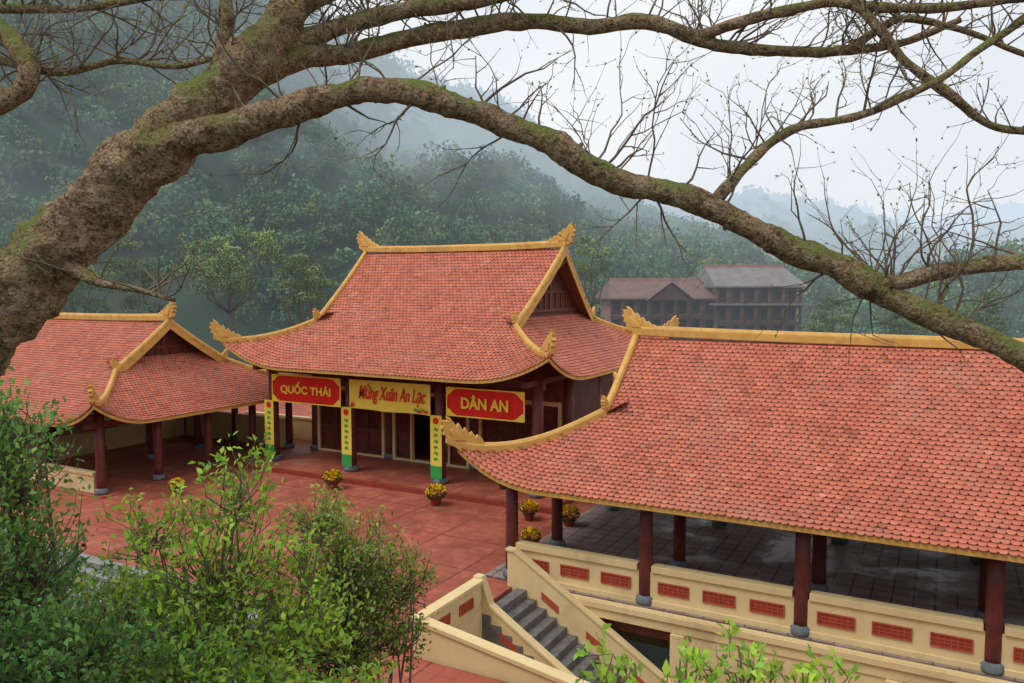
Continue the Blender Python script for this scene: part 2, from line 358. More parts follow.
    for sx in (-1,1):
        for sy in (-1,1):
            ex=lambda d:(R.x0+d) if sx<0 else (R.x1-d)
            ey=lambda d:(R.y0+d) if sy<0 else (R.y1-d)
            v=[]
            for i in range(17):
                b=R.W-(R.W-R.g)*i/16; x=ex(R.xv(b)); y=ey(b); v.append((x,y,float(R.z(x,y,'f'))))
            mb=MB(); mb.sweep(v,.2,-.02,.20); 
            mb.sweep([(p[0]+sx*.06,p[1],p[2]) for p in v],.05,-.30,.0,False)
            mb.build('verge_trim',M['gold'],roof)
            h=[]
            for i in range(17):
                b=R.g*(1-i/16)-.0; x=ex(b); y=ey(b); h.append((x,y,float(R.z(x,y,'f'))))
            h.append((ex(-.22),ey(-.22),h[-1][2]+.20))
            mb=MB(); mb.sweep(h,.2,-.05,.19); mb.build('hip_trim',M['gold'],roof)
            d=Vector((sx,sy,0)).normalized()
            mb=MB(); mb.prism(fp,Vector(h[-2])+Vector((0,0,.13)),d,(0,0,1),d.cross(Vector((0,0,1))),.15)
            mb.prism(hole,Vector(h[-2])+Vector((0,0,.13)),d,(0,0,1),d.cross(Vector((0,0,1))),.23); mb.build('corner_finial',M['gold'],roof,bevel=.02)
            p0=Vector(v[-1]); mb=MB(); mb.prism([(a*.45,b*.5) for a,b in fp],p0+Vector((0,0,.17)),(0,sy,0),(0,0,1),(1,0,0),.12); mb.build('verge_finial',M['gold'],roof)
        xg=R.x0+R.g+go if sx<0 else R.x1-R.g-go
        pts=[]
        for i in range(13):
            b=R.g+(R.W-R.g)*i/12; pts.append((R.y0+b-R.yr,float(R.z(xg,R.y0+b,'f'))-.06))
        pts=pts+[(-a,b) for a,b in pts[::-1][1:]]
        zb=pts[0][1]-.05; pts=[(pts[0][0],zb)]+pts+[(pts[-1][0],zb)]
        mb=MB(); mb.prism(pts,(xg,R.yr,0),(0,1,0),(0,0,1),(1,0,0),.1); gw=mb.build('gable',M['gablewood'],root)
        mb=MB(); zt=pts[0][1]; hh=R.zr-zt; hw=R.W-R.g; xo=xg+sx*.075
        for q in (.18,.42): 
            z_=zt+hh*q; ww=hw*(1-q)*.86; mb.box(xo-.03,R.yr-ww,z_,xo+.03,R.yr+ww,z_+.12)
        mb.box(xo-.031,R.yr-.09,zt+hh*.18,xo+.035,R.yr+.09,zt+hh*.82)
        for k in range(-4,5):
            if k: mb.box(xo-.02,R.yr+k*hw*.14-.03,zt+hh*.19,xo+.025,R.yr+k*hw*.14+.03,zt+hh*.42)
        mb.build('gable_timber',M['wood'],gw)
    return roof
def column(root,x,y,z0,z1,r):
    mb=MB(); mb.lathe((x,y,z0),[(r*1.02,.1),(r*1.03,.6),(r,1.5),(r*.93,z1-z0)],20); c=mb.build('column',M['maroon'],root,smooth=True)
    mb=MB(); mb.lathe((x,y,z0),[(r*1.25,0),(r*1.42,.03),(r*1.5,.11),(r*1.35,.19),(r*1.08,.24)],20); mb.build('column_base',M['basestone'],c,smooth=True)
    return c
# ============================================================ MAIN HALL
hallx=[-26.9,-22.4,-17.8,-13.4]; PZ=.2
hall=empty('temple_hall',(-20.1,32,0),'large central temple hall with steep red tiled roof, tallest building of the courtyard','temple')
RH=Roof(-28.2,-12.1,25.0,38.7,4.72,9.78,2.9,1.0,3.6,.3)
build_roof(RH,hall,1.15,w=.19,dl=.152)
mb=MB(); mb.box(-28.0,25.6,-.05,-12.2,38.4,PZ-.006); mb.build('plinth',M['court'],hall)
mb=MB(); mb.box(-28.03,25.42,-.05,-12.17,25.598,PZ); mb.build('plinth_edge',M['terra'],hall,bevel=.015)
for x in hallx:
    column(hall,x,26.7,PZ,min(5.1,RH.under(x,26.7)-.15),.23)
    column(hall,x,29.5,PZ,min(5.9,RH.under(x,29.5)-.15),.22)
for x in (hallx[0],hallx[3]):
    for y in (32.5,35.5,37.5): column(hall,x,y,PZ,5.0,.2)
mb=MB(); mb.box(-27.2,26.6,4.25,-13.1,26.8,4.62); mb.build('front_beam',M['wood'],hall,bevel=.02)
for x in hallx:
    mb=MB(); mb.box(x-.1,25.6,4.45,x+.1,29.5,4.66); mb.build('bracket_beam',M['wood'],hall)
for (a,b,c_,d_,mm) in ((-27.02,29.6,-26.78,37.28,'cream'),(-13.52,29.6,-13.28,37.28,'wood'),(-27.0,37.281,-13.3,37.5,'cream')):
    mb=MB(); mb.box(a,b,PZ,c_,d_,5.2); mb.build('wall',M[mm],hall)
mb=MB(); mb.box(-26.77,29.35,3.42,-13.53,29.65,5.15); mb.build('transom_wall',M['wood'],hall)
for b in range(3):
    xa,xb=hallx[b]+.24,hallx[b+1]-.24; 
    mb=MB(); mb.box(xa,29.3,PZ,xa+.14,29.52,3.42); mb.box(xb-.14,29.3,PZ,xb,29.52,3.42); mb.box(xa+.14,29.3,3.24,xb-.14,29.52,3.42); mb.box(xa+.14,29.3,PZ,xb-.14,29.52,PZ+.1)
    if b==1: mb.box(xa+1.0,29.3,PZ+.1,xa+1.1,29.52,3.24); mb.box(xb-1.1,29.3,PZ+.1,xb-1.0,29.52,3.24)
    mb.build('door_frame',M['cream'],hall,bevel=.01)
    xa+=.14; xb-=.14; n=4; w=(xb-xa)/n
    for k in range(n):
        if b==1 and k in (1,2): continue
        x=xa+k*w; mb=MB()
        mb.box(x+.01,29.44,PZ+.1,x+w-.01,29.5,3.24)
        for (a0,b0,a1,b1) in ((0,0,.1,1),(.9,0,1,1),(.1,0,.9,.05),(.1,.95,.9,1),(.1,.36,.9,.41)):
            mb.box(x+.01+a0*(w-.02),29.38,PZ+.1+b0*2.93,x+.01+a1*(w-.02),29.44,PZ+.1+b1*2.93)
        for q in range(1,6): mb.box(x+.1*w+q*.8*w/6-.012,29.40,PZ+.1+.41*2.93,x+.1*w+q*.8*w/6+.012,29.44,PZ+.1+.95*2.93)
        d=mb.build('door',M['wood'],hall)
        mb=MB(); mb.box(x+.14*w,29.425,PZ+.1+.1*3.0,x+.86*w,29.435,PZ+.1+.33*3.0); mb.build('door_panel',M['maroon'],d)
mb=MB(); mb.box(-22.1,33,PZ+.01,-18.0,33.3,3.2); mb.build('dark_doorway_sheet',M['dark'],hall)  # near-black sheet behind the open doors, interior darkness put into its colour
mb=MB(); mb.box(-21.3,31.8,PZ,-18.9,32.7,1.2); mb.box(-20.8,32.0,1.2,-19.4,32.5,1.7); mb.build('altar',M['gold'],hall,bevel=.03)
def text(body,cx,cz,y,width,height,m,parent,shear=0,name='lettering',bold=.012):
    cu=bpy.data.curves.new('t','FONT'); cu.body=body; cu.size=1; cu.extrude=.01; cu.align_x='CENTER'; cu.align_y='CENTER'; cu.shear=shear; cu.offset=bold
    to=bpy.data.objects.new('t',cu); C.objects.link(to)
    dg=bpy.context.evaluated_depsgraph_get(); me=bpy.data.meshes.new_from_object(to.evaluated_get(dg))
    bpy.data.objects.remove(to)
    co=np.zeros(len(me.vertices)*3,dtype=np.float32); me.vertices.foreach_get('co',co); co=co.reshape(-1,3)
    mn=co.min(0); mx=co.max(0); o=wloc(parent)
    X=(co[:,0]-(mn[0]+mx[0])/2)*width/(mx[0]-mn[0]); Z=(co[:,1]-(mn[1]+mx[1])/2)*height/(mx[1]-mn[1])
    out=np.stack([X+cx-o.x,y-co[:,2]-o.y,Z+cz-o.z],1).astype(np.float32); me.vertices.foreach_set('co',out.reshape(-1)); me.materials.clear()
    return link(name,me,m,parent)
YB=26.36
def banner(b,mback,mtext,body,shear,label,tw,th,frame,xo=(.22,.22),zz=(2.98,4.22)):
    xa,xb=hallx[b]+xo[0],hallx[b+1]-xo[1]; cx=(xa+xb)/2; z0,z1=zz
    t=empty('banner',(cx,YB,z0),label,'banner')
    mb=MB(); n=20
    vs=[]
    for i in range(n+1):
        x=xa+(xb-xa)*i/n; dy=.02*math.sin(i*1.1+b); vs+=[(x,YB+dy,z0+.02*math.sin(i*.5)),(x,YB-.012+dy*.4,z1)]
    mb.add(vs,[(2*i,2*i+2,2*i+3,2*i+1) for i in range(n)]); mb.build('cloth',mback,t)
    mb=MB(); e=.05
    if frame:
        mb.box(xa,YB-.05,z0,xb,YB-.035,z0+e); mb.box(xa,YB-.05,z1-e,xb,YB-.035,z1); mb.box(xa,YB-.05,z0+e,xa+e,YB-.035,z1-e); mb.box(xb-e,YB-.05,z0+e,xb,YB-.035,z1-e)
        for (sx,X) in ((1,xa),(-1,xb)):
            for (sz,Z) in ((1,z0),(-1,z1)):
                mb.prism([(0.05,0.05),(.50,.05),(.34,.11),(.18,.26),(.05,.34)],(X,YB-.045,Z),(sx,0,0),(0,0,sz),(0,1,0),.012)
        mb.build('border',M['yeltext'],t)
    text(body,cx+(.16 if b==1 else 0),(z0+z1)/2+(.04 if b!=1 else .06),YB-.055,tw,th,mtext,t,shear,bold=.03 if b!=1 else .012)
    if b==1:
        for k in range(4):
            mb=MB(); cxx=xb-.2-.17*k; 
            for q in range(5):
                an=math.pi*(.1+.2*q); mb.prism([(0,0),(.035,.05),(0,.14),(-.035,.05)],(cxx,YB-.045-.001*q,z0+.08+.05*(k%2)),(math.sin(an),0,-math.cos(an)),(math.cos(an),0,math.sin(an)),(0,1,0),.006)
            mb.build('printed_flower',M['greencloth'] if k%2 else M['redtext'],t)
        mb=MB()
        mb.prism([(0,0),(.12,.1),(.10,.3),(.26,.22),(.32,.40),(.34,.18),(.46,.06),(.26,.04),(.15,-.1)],(xa+.05,YB-.045,z0+.1),(.6,0,0),(0,0,.6),(0,1,0),.008); mb.build('printed_flower',M['redtext'],t)
    return t
banner(0,M['redcloth'],M['yeltext'],'QUỐC THÁI',0,'red banner with yellow letters QUỐC THÁI on the hall',2.9,.60,True,(.3,.22))
banner(1,M['yelcloth'],M['redtext'],'Mừng Xuân An Lạc',.35,'yellow banner with red slanted letters Mừng Xuân An Lạc',3.4,.80,False)
banner(2,M['redcloth'],M['yeltext'],'DÂN AN',0,'red banner with yellow border and letters DÂN AN',2.1,.56,True,(.55,.35),(3.05,4.2))
for k,(x,w_) in enumerate(((hallx[0],'leftmost'),(hallx[1],'middle'),(hallx[2],'rightmost'))):
    y=26.7-.29
    t=empty('column_banner',(x,y,.5),'vertical yellow and green banner on the %s decorated hall column'%w_,'banner')
    mb=MB(); mb.box(x-.27,y-.015,.95,x+.27,y,3.0); mb.build('cloth',M['yelcloth'],t)
    mb=MB(); mb.box(x-.27,y-.015,.42,x+.27,y,.949); mb.build('lower_cloth',M['greencloth'],t)
    mb=MB(); mb.lathe((0,0,0),[(.14,0),(.14,.01)],16); mb.v=[(x+v[0],y-.018-v[2],2.78+v[1]) for v in mb.v]; mb.build('emblem',M['redtext'],t)
    mb=MB()
    for q in range(6):
        z=2.42-q*.24; mb.prism([(-.11,-.02),(-.02,-.09),(.02,.0),(.12,-.06),(.08,.05),(.01,.1),(-.05,.03),(-.1,.07)],(x,y-.02,z),(1 if q%2 else -1,0,0),(0,0,1),(0,1,0),.008)
    mb.build('printed_marks',M['greencloth'],t)
# ============================================================ PAVILIONS
def lattice(root,par,xc,y,z0,w,h,axis='x'):
    mb=MB(); mbb=MB()
    def bx(m,a0,b0,a1,b1,o0,o1):
        if axis=='x': m.box(xc+a0,y-o1,z0+b0,xc+a1,y-o0,z0+b1)
        else: m.box(y+o0,xc+a0,z0+b0,y+o1,xc+a1,z0+b1)
    bx(mbb,-w/2,0,w/2,h,.003,.016)
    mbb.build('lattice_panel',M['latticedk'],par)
    e=.03
    bx(mb,-w/2,0,w/2,e,.014,.035); bx(mb,-w/2,h-e,w/2,h,.014,.035); bx(mb,-w/2,e,-w/2+e,h-e,.014,.035); bx(mb,w/2-e,e,w/2,h-e,.014,.035)
    n=max(2,int(w/.12)); s=(w-2*e)/n
    for k in range(1,n): bx(mb,-w/2+e+s*k-.012,e,-w/2+e+s*k+.012,h-e,.017,.026)
    for k in (1,2): bx(mb,-w/2+e,e+(h-2*e)*k/3-.012,w/2-e,e+(h-2*e)*k/3+.012,.017,.024)
    mb.build('lattice_bars',M['lattice'],par)
def pavilion(R,cols,rows,label,name,origin):
    root=empty(name,origin,label,'pavilion')
    build_roof(R,root,1.0)
    for x in cols:
        for j,y in enumerate(rows):
            column(root,x,y,.05,R.under(x,y)-.12,.175)
    for y in rows:
        z=float(R.z(cols[2],y,'f'))-.5; dy=min(y-R.y0,R.y1-y); xa=max(cols[0]-.2,R.x0+dy+.3); xb=min(cols[-1]+.2,R.x1-dy-.3)
        mb=MB(); mb.box(xa,y-.08,z,xb,y+.08,z+.26); mb.build('long_beam',M['wood'],root)
    for x in cols:
        mb=MB(); mb.box(x-.07,rows[0]-.6,2.66,x+.07,rows[-1]+.6,2.88); mb.build('cross_beam',M['wood'],root)
    return root
RP=Roof(-11.7,18.0,18.4,30.6,2.87,6.52,3.1,.9,2.6,.15)
colR=[-10.45,-6.55,-2.75,1.1,4.9,8.7,12.5,16.3]; rows=[19.25,22.2,26.9,29.4]
pr=pavilion(RP,colR,rows,'open pavilion at right with long red tiled roof and cream parapet with red panels','open_pavilion',(3,24.5,0))
mb=MB(); mb.box(-11.2,18.98,-.4,17.5,30.3,.05); mb.build('floor',M['pfloor'],pr)
mb=MB(); mb.box(-10.3,18.86,-.42,17.5,18.978,.03); mb.box(-10.3,18.80,-.16,17.5,18.858,.0); mb.build('floor_edge',M['cream'],pr,bevel=.01)
for i in range(len(colR)-1):
    xa,xb=colR[i]+.19,colR[i+1]-.19
    mb=MB(); mb.box(xa-.17,19.16,.05,xb+.17,19.34,.92); mb.box(xa-.01,19.11,.05,xb+.01,19.158,.2); mb.box(xa,19.10,.92,xb,19.40,1.09); pp=mb.build('parapet',M['cream'],pr,bevel=.012)
    L=xb-xa
    for k in range(3): lattice(pr,pp,xa+L*(k+.5)/3,19.158,.40,L/3*.70,.30)
mb=MB(); mb.box(-6.5,29.3,.05,16.3,29.5,.9); mb.build('rear_parapet',M['cream'],pr)
for (a,b,c_,d_) in ((-5.6,18.9,17.5,19.6),(-11,24,-5.9,24.2)):
    mb=MB(); mb.box(a,b,-3.3,c_,d_,-.43); mb.build('lower_wall',M['cream'],pr)
for x in (-5.75,-.9,2.95):
    mb=MB(); mb.box(x,18.78,-3.3,x+.35,18.898,-.43); mb.build('pier',M['cream'],pr,bevel=.015)
mb=MB(); mb.box(-11,19.1,-.75,-5.61,19.3,-.43); mb.build('lower_beam',M['wood'],pr)
for x in (-3.2,.6,4.4):
    mb=MB(); mb.box(x,18.87,-2.9,x+1.7,18.897,-1.6); w=mb.build('window',M['dark'],pr)
    mb=MB(); mb.box(x-.07,18.83,-1.6,x+1.77,18.869,-1.52); mb.box(x-.07,18.83,-2.98,x+1.77,18.869,-2.9); mb.box(x+.82,18.84,-2.9,x+.88,18.868,-1.6); mb.build('window_frame',M['wood'],w)
RL=Roof(-52.0,-27.6,18.4,30.6,2.9,6.52,3.2,.9,2.6,-.25)
colL=[-48,-44,-40.2,-36.4,-32.6,-28.8]; rowsL=[19.4,22.0,24.6,27.2,29.6]
pl=pavilion(RL,colL,rowsL,'left pavilion with red tiled roof and gable facing the courtyard, partly behind bushes','open_pavilion',(-38,24.5,0))
mb=MB(); mb.box(-51,19.0,-.05,-28.3,30.2,.05); mb.build('floor',M['court'],pl)
mb=MB(); mb.box(-48,19.3,.05,-29.1,19.5,.75); mb.box(-48,19.25,.75,-29.1,19.55,.87); mb.build('parapet',M['cream'],pl,bevel=.01)
mb=MB(); mb.box(-50,29.5,.05,-28.9,29.7,1.5); mb.build('rear_wall',M['cream'],pl)
mb=MB(); mb.box(-36.5,21,.05,-36.3,29.4,1.1); mb.build('inner_wall',M['cream'],pl)
lw=MB(); lw.box(-34,31.6,0,-27.2,31.8,1.1); lw.box(-34,31.55,1.1,-27.2,31.85,1.22); tag(lw.build('boundary_wall',M['cream'],None,bevel=.01),'low cream boundary wall behind the gap between left pavilion and main hall','wall')
# ============================================================ STAIR & YARD
st=empty('staircase',(-8,18,-3),'enclosed staircase going down beside the right pavilion between cream sloping parapets','staircase')
mb=MB()
for k in range(17):
    x=-10.0+.3*k; mb.box(x,16.75,-3.25,x+.3 if k<16 else x+1,18.7,-.185*k-.04 if k else -.004)
mb.build('steps',M['darkstone'],st,bevel=.008)
sl=.185/.3
def slopewall(y,th,name,x0,xs,z1,drop,xe=-5.0,panels=(-9.0,-7.7,-6.4),po=.62):
    zb=lambda x: z1-drop-(x-xs)*sl
    ze=zb(xe); xk=xs+(.25 if drop else .0)
    top=[(x0,z1),(xs,z1)]+([(xk,zb(xk))] if drop else [])+[(xe,ze)]
    mb=MB(); mb.prism([(x0,-3.25)]+top+[(xe,-3.25)],(0,y,0),(1,0,0),(0,0,1),(0,1,0),th)
    w=mb.build(name,M['cream'],st,bevel=.012)
    up_=[(x0-.04,z1+.08),(xs+.03,z1+.08)]+([(xk+.03,zb(xk)+.08)] if drop else [])+[(xe+.05,ze+.08)]
    dn_=[(x0-.04,z1+.002),(xs,z1+.002)]+([(xk,zb(xk)+.002)] if drop else [])+[(xe+.05,ze+.002)]
    mb=MB(); mb.prism(up_+dn_[::-1],(0,y,0),(1,0,0),(0,0,1),(0,1,0),th+.08); mb.build('coping',M['cream'],w,bevel=.01)
    for xc in panels:
        zt=zb(xc)-po
        pts=[(xc-.25,zt+.25*sl),(xc+.25,zt-.25*sl),(xc+.25,zt-.25*sl+.2),(xc-.25,zt+.25*sl+.2)]
        mb=MB(); mb.prism(pts,(0,y-th/2-.012,0),(1,0,0),(0,0,1),(0,1,0),.02); mb.build('red_panel',M['lattice'],w)
slopewall(18.77,.14,'sloping_parapet',-10.3,-10.1,.97,0)
slopewall(16.85,.16,'sloping_parapet',-10.15,-10.0,.86,.52,-5.0,(-9.2,-7.9),.55)
pw=empty('yard_parapet',(-8,14.2,0),'low cream L shaped parapet with red panels at the front corner of the courtyard','wall')
mb=MB(); mb.box(-10.15,14.1,-3.25,-9.95,16.76,.78); mb.box(-10.2,14.05,.78,-9.9,16.76,.88); w1=mb.build('side_wall',M['cream'],pw,bevel=.012)
for yc in (14.95,16.0): lattice(pw,w1,yc,-9.95,.32,.62,.26,'y')
mb=MB(); mb.prism([(-9.948,-3.25),(-9.948,.72),(-2.4,-.35),(-2.4,-3.25)],(0,14.2,0),(1,0,0),(0,0,1),(0,1,0),.2); mb.prism([(-9.90,.725),(-9.90,.83),(-2.4,-.24),(-2.4,-.345)],(0,14.2,0),(1,0,0),(0,0,1),(0,1,0),.3); w2=mb.build('front_wall',M['cream'],pw,bevel=.012)
mb=MB(); mb.box(-52,14.6,-3.3,-10.16,50,-.002); mb.box(-13,12.4,-3.3,-2.4,14.04,-.004); mb.box(-13,14.042,-3.3,-10.17,14.598,-.003)
tag(mb.build('courtyard',M['court'],None),kind='structure')
mb=MB(); mb.box(-26,14.42,-.3,-13.02,14.8,.006); mb.box(-52,14.3,-.3,-26.02,14.62,.3)
for k in range(15):
    mb.box(-26,14.42-.34*(k+1)+.003*k,-3.3,-13.02,14.42-.34*k,-.17*(k+1))
tag(mb.build('front_steps',M['stone'],None,bevel=.01),'wide grey stone steps leading down from the front edge of the courtyard','steps')
mb=MB(); mb.box(-13.0,7,-3.5,25,19.6,-3.24); tag(mb.build('lower_yard',M['court'],None),kind='structure')
# ============================================================ FLOWER POTS
def flowerpot(px,py,s,label,z=0.0):
    g=G(px,py,z); t=empty('flower_pot',g,label,'flower pot','yellow flower pots around the courtyard')
    mb=MB(); mb.lathe(g,[(.17*s,0),(.2*s,.05*s),(.27*s,.36*s),(.31*s,.40*s),(.31*s,.45*s),(.26*s,.45*s),(.25*s,.40*s)],16); mb.build('pot',M['terra'],t,smooth=True)
    n=420; d=unit(rng.normal(size=(n,3))); d[:,2]=np.abs(d[:,2])*.9-.15
    p=np.array(g)+np.array([0,0,.62*s])+d*rng.uniform(.7,1.1,(n,1))*np.array([.38,.38,.34])*s
    V=leafquads(p,d+rng.normal(0,.6,(n,3)),np.full(n,.10*s),np.full(n,.09*s)); quads('blossoms',V,rng.normal(1,.2,(n,1)).clip(.5,1.4)*np.ones((1,3)),M['petal'],t)
    n=300; d=unit(rng.normal(size=(n,3))); p=np.array(g)+np.array([0,0,.56*s])+d*np.array([.36,.36,.26])*s
    V=leafquads(p,d,np.full(n,.13*s),np.full(n,.06*s)); quads('foliage',V,rng.normal(1,.3,(n,1)).clip(.4,1.6)*np.ones((1,3)),M['potleaf'],t)
for a in ((177,495,.72,'pot of yellow flowers on the left side of the courtyard near the left pavilion'),
          (333,489,.85,'pot of yellow flowers in front of the hall between left and middle bays'),
          (436,505,.85,'pot of yellow flowers before the rightmost decorated column of the hall'),
          (529,520,.75,'pot of yellow flowers just behind the first column of the right pavilion'),
          (569,527,.8,'pot of yellow flowers under the right pavilion eave, rightmost of the pots'),
          (531,548,.7,'pot of yellow flowers at the top of the enclosed staircase')): flowerpot(*a)
# ============================================================ TERRAIN
mb=MB(); S=4000; mb.add([(-S,-S,-7),(S,-S,-7),(S,S,-7),(-S,S,-7)],[(0,1,2,3)]); tag(mb.build('ground',M['groundm'],None),kind='structure')
def slopez(x,y):
    z=5.4-.85*y
    z=min(z,6.6+.1*max(0,-x))
    return max(-3.27,z+.25*noise.noise(Vector((x*.3,y*.3,0))))
mb=MB(); nx,ny=80,50
mb.add([(-60+130*i/nx,-30+44*j/ny,slopez(-60+130*i/nx,-30+44*j/ny)-(5 if (i in(0,nx) or j in (0,)) else 0)-(.3 if j>=ny-4 else 0)) for j in range(ny+1) for i in range(nx+1)],[(j*(nx+1)+i,j*(nx+1)+i+1,(j+1)*(nx+1)+i+1,(j+1)*(nx+1)+i) for j in range(ny) for i in range(nx)])
tag(mb.build('hillside',M['soil'],None,smooth=True),kind='structure')
def proto(n,flat=.8,sc=1.0):
    d=unit(rng.normal(size=(n,3))); d[:,2]=np.where(d[:,2]<-.25,-d[:,2],d[:,2])
    off=Vector((rng.uniform(0,50),flat,3))
    lob=np.array([noise.noise(Vector(q)*2.2+off) for q in d])
    r=(.82+.55*lob)*rng.uniform(.70,1.12,n)
    c=d*r[:,None]*np.array([1,1,flat]); nn=unit(d+rng.normal(0,.5,(n,3))+np.array([0,0,.3]))
    a=unit(np.cross(nn,rng.normal(size=(n,3)))); b=np.cross(nn,a); s=rng.uniform(.06,.14,n)[:,None]*(1.0 if n>60 else 2.7)*sc
    V=np.stack([c+a*s,c+b*s*.8,c-a*s*.9,c-b*s],1)
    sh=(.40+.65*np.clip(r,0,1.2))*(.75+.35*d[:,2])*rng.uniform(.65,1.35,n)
    return V,sh
def hill(name,sky,d0,d1,z0,p,ncrown,rad,ncard,flabel,cb,tmin=0.0,pxr=(-260,1290),te=.8):
    sx=[a for a,b in sky]; sy=[b for a,b in sky]
    def zf(px,t):
        zs=8.2+(285-np.interp(px,sx,sy))/800*d1-rad[1]*.7
        d=d0+(d1-d0)*t
        if t<=1: z=z0+(zs-z0)*t**p
        else: z=zs-(t-1)*(d1-d0)*.5
        q=H(px,d,0); z+=noise.noise(Vector((q.x,q.y,0))/ (d1*.09))*d1*.026*min(1,(1.0-abs(t-.5)*1.2)*2 if t<1 else .3)
        return H(px,d,z)
    mb=MB(); na,nb=110,34
    vs=[zf(pxr[0]+(pxr[1]-pxr[0])*i/na,1.35*j/nb) for j in range(nb+1) for i in range(na+1)]
    mb.add(vs,[(j*(na+1)+i,j*(na+1)+i+1,(j+1)*(na+1)+i+1,(j+1)*(na+1)+i) for j in range(nb) for i in range(na)])
    tag(mb.build(name,M['hill'],None,smooth=True),kind='structure')
    pr_=[proto(ncard,f) for f in (.7,.85,1.0,.75,1.15,.6)]
    VV=[];CL=[]
    for k in range(ncrown):
        t=tmin+(1.04-tmin)*random.random()**te; px=random.uniform(max(pxr[0],-60),min(pxr[1],1080))
        c=zf(px,t); r=random.uniform(*rad)*(1.35 if random.random()<.12 else 1)*(.6+.4*t)
        V,sh=pr_[k%6]; an=random.uniform(0,6.28); ca,sa=math.cos(an),math.sin(an)
        W=V.copy(); W[...,0]=V[...,0]*ca-V[...,1]*sa; W[...,1]=V[...,0]*sa+V[...,1]*ca
        W=W*np.array([r,r,r*random.uniform(.9,1.6)])+np.array([c.x,c.y,c.z+r*.4])
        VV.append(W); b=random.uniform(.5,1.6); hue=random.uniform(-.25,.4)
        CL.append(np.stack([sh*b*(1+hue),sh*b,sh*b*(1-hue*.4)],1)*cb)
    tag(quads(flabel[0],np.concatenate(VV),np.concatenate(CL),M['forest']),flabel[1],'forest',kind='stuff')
hill('mountain_slope',[(-260,-330),(0,-220),(200,-100),(290,-20),(350,40),(430,90),(500,122),(560,158),(620,195),(680,222),(740,246),(800,275),(1290,330)],80,280,-7,1.1,4400,(2.4,4.3),200,('forest','dense misty green forest covering the steep mountain behind the temple'),1.0,tmin=.08,pxr=(-260,1000))
hill('low_hill',[(-260,300),(400,290),(480,232),(560,226),(640,232),(700,240),(760,268),(830,278),(900,272),(960,262),(1024,258),(1290,230)],125,190,-6,.9,1000,(2.4,4.2),170,('forest','low wooded rise behind the far grey roofed building'),1.1,pxr=(380,1290))
hill('distant_mountain',[(-260,60),(300,70),(450,95),(540,132),(585,165),(640,196),(700,214),(750,200),(790,204),(830,214),(880,222),(930,236),(970,242),(1024,232),(1290,180)],320,760,-6,1.0,2600,(6,10),34,('forest','blue hazy forest on the distant mountain to the right'),1.0,pxr=(300,1290))
hill('far_mountain',[(300,150),(520,135),(600,185),(700,225),(820,215),(900,205),(960,215),(1024,200),(1290,150)],1100,1700,-6,1.0,300,(14,20),24,('forest','faint farthest mountain forest almost lost in the mist'),1.0,pxr=(300,1290))
def tree(px,py,d,r,zb,label,b=1.0,flat=1.0,op=.6):
    c=P(px,py,d); base=Vector((c.x,c.y,zb))
    t=empty('hillside_tree',base,label,'tree','trees behind the temple roofs')
    mb=MB(); mb.tube([base,base.lerp(c,.5)+Vector((.3,.2,0)),c+Vector((0,0,r*.3))],[.28,.2,.06],8)
    for k in range(8):
        an=k*.79; q=base.lerp(c,.72); mb.tube([q,q+Vector((math.cos(an)*r*.4,math.sin(an)*r*.4,r*.3)),c+Vector((math.cos(an)*r*.75,math.sin(an)*r*.75,r*random.uniform(-.2,.6)))],[.1,.07,.03],5)
    mb.build('trunk',M['treebark'],t,smooth=True)
    VV=[];CL=[]
    for k in range(20):
        V,sh=proto(330,.7,.7); o=unit(rng.normal(size=3)); o=o*r*rng.uniform(.3,.9); s=r*random.uniform(.24,.44)
        cen=V.mean(1,keepdims=True); V=cen+(V-cen)*op*1.7
        VV.append(V*s*np.array([1,1,flat])+np.array(c)+o*np.array([1,1,flat])); bb=b*random.uniform(.7,1.3)
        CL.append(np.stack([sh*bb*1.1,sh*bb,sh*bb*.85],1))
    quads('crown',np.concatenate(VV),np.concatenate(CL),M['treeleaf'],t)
for a in ((228,262,66,4.0,-5,'pale feathery tree rising behind the gap between left pavilion and hall',2.0,1.3,.5),
          (140,285,60,3.0,-5,'dark round tree directly behind the left pavilion gable',1.1,1.1),
          (70,280,62,3.8,-5,'broad tree behind the left pavilion ridge',1.4,1.1),
          (300,286,66,2.8,-5,'small tree behind the left slope of the main hall roof',1.5,1.1),
          (12,286,58,3.6,-5,'tree at the far left behind the left pavilion roof',1.4,1.0),
          (590,262,82,2.6,-6,'yellowish tree just behind the right ridge finial of the main hall',1.7,1.1,.5),
          (832,318,78,3.0,-6,'bushy tree to the right of the far building',1.4,.9),
          (905,322,76,3.0,-6,'tree peeping over the right pavilion ridge below the big branch',1.4,.9),
          (985,322,74,3.4,-6,'tree beyond the right end of the pavilion ridge',1.2,.9)): tree(*a)
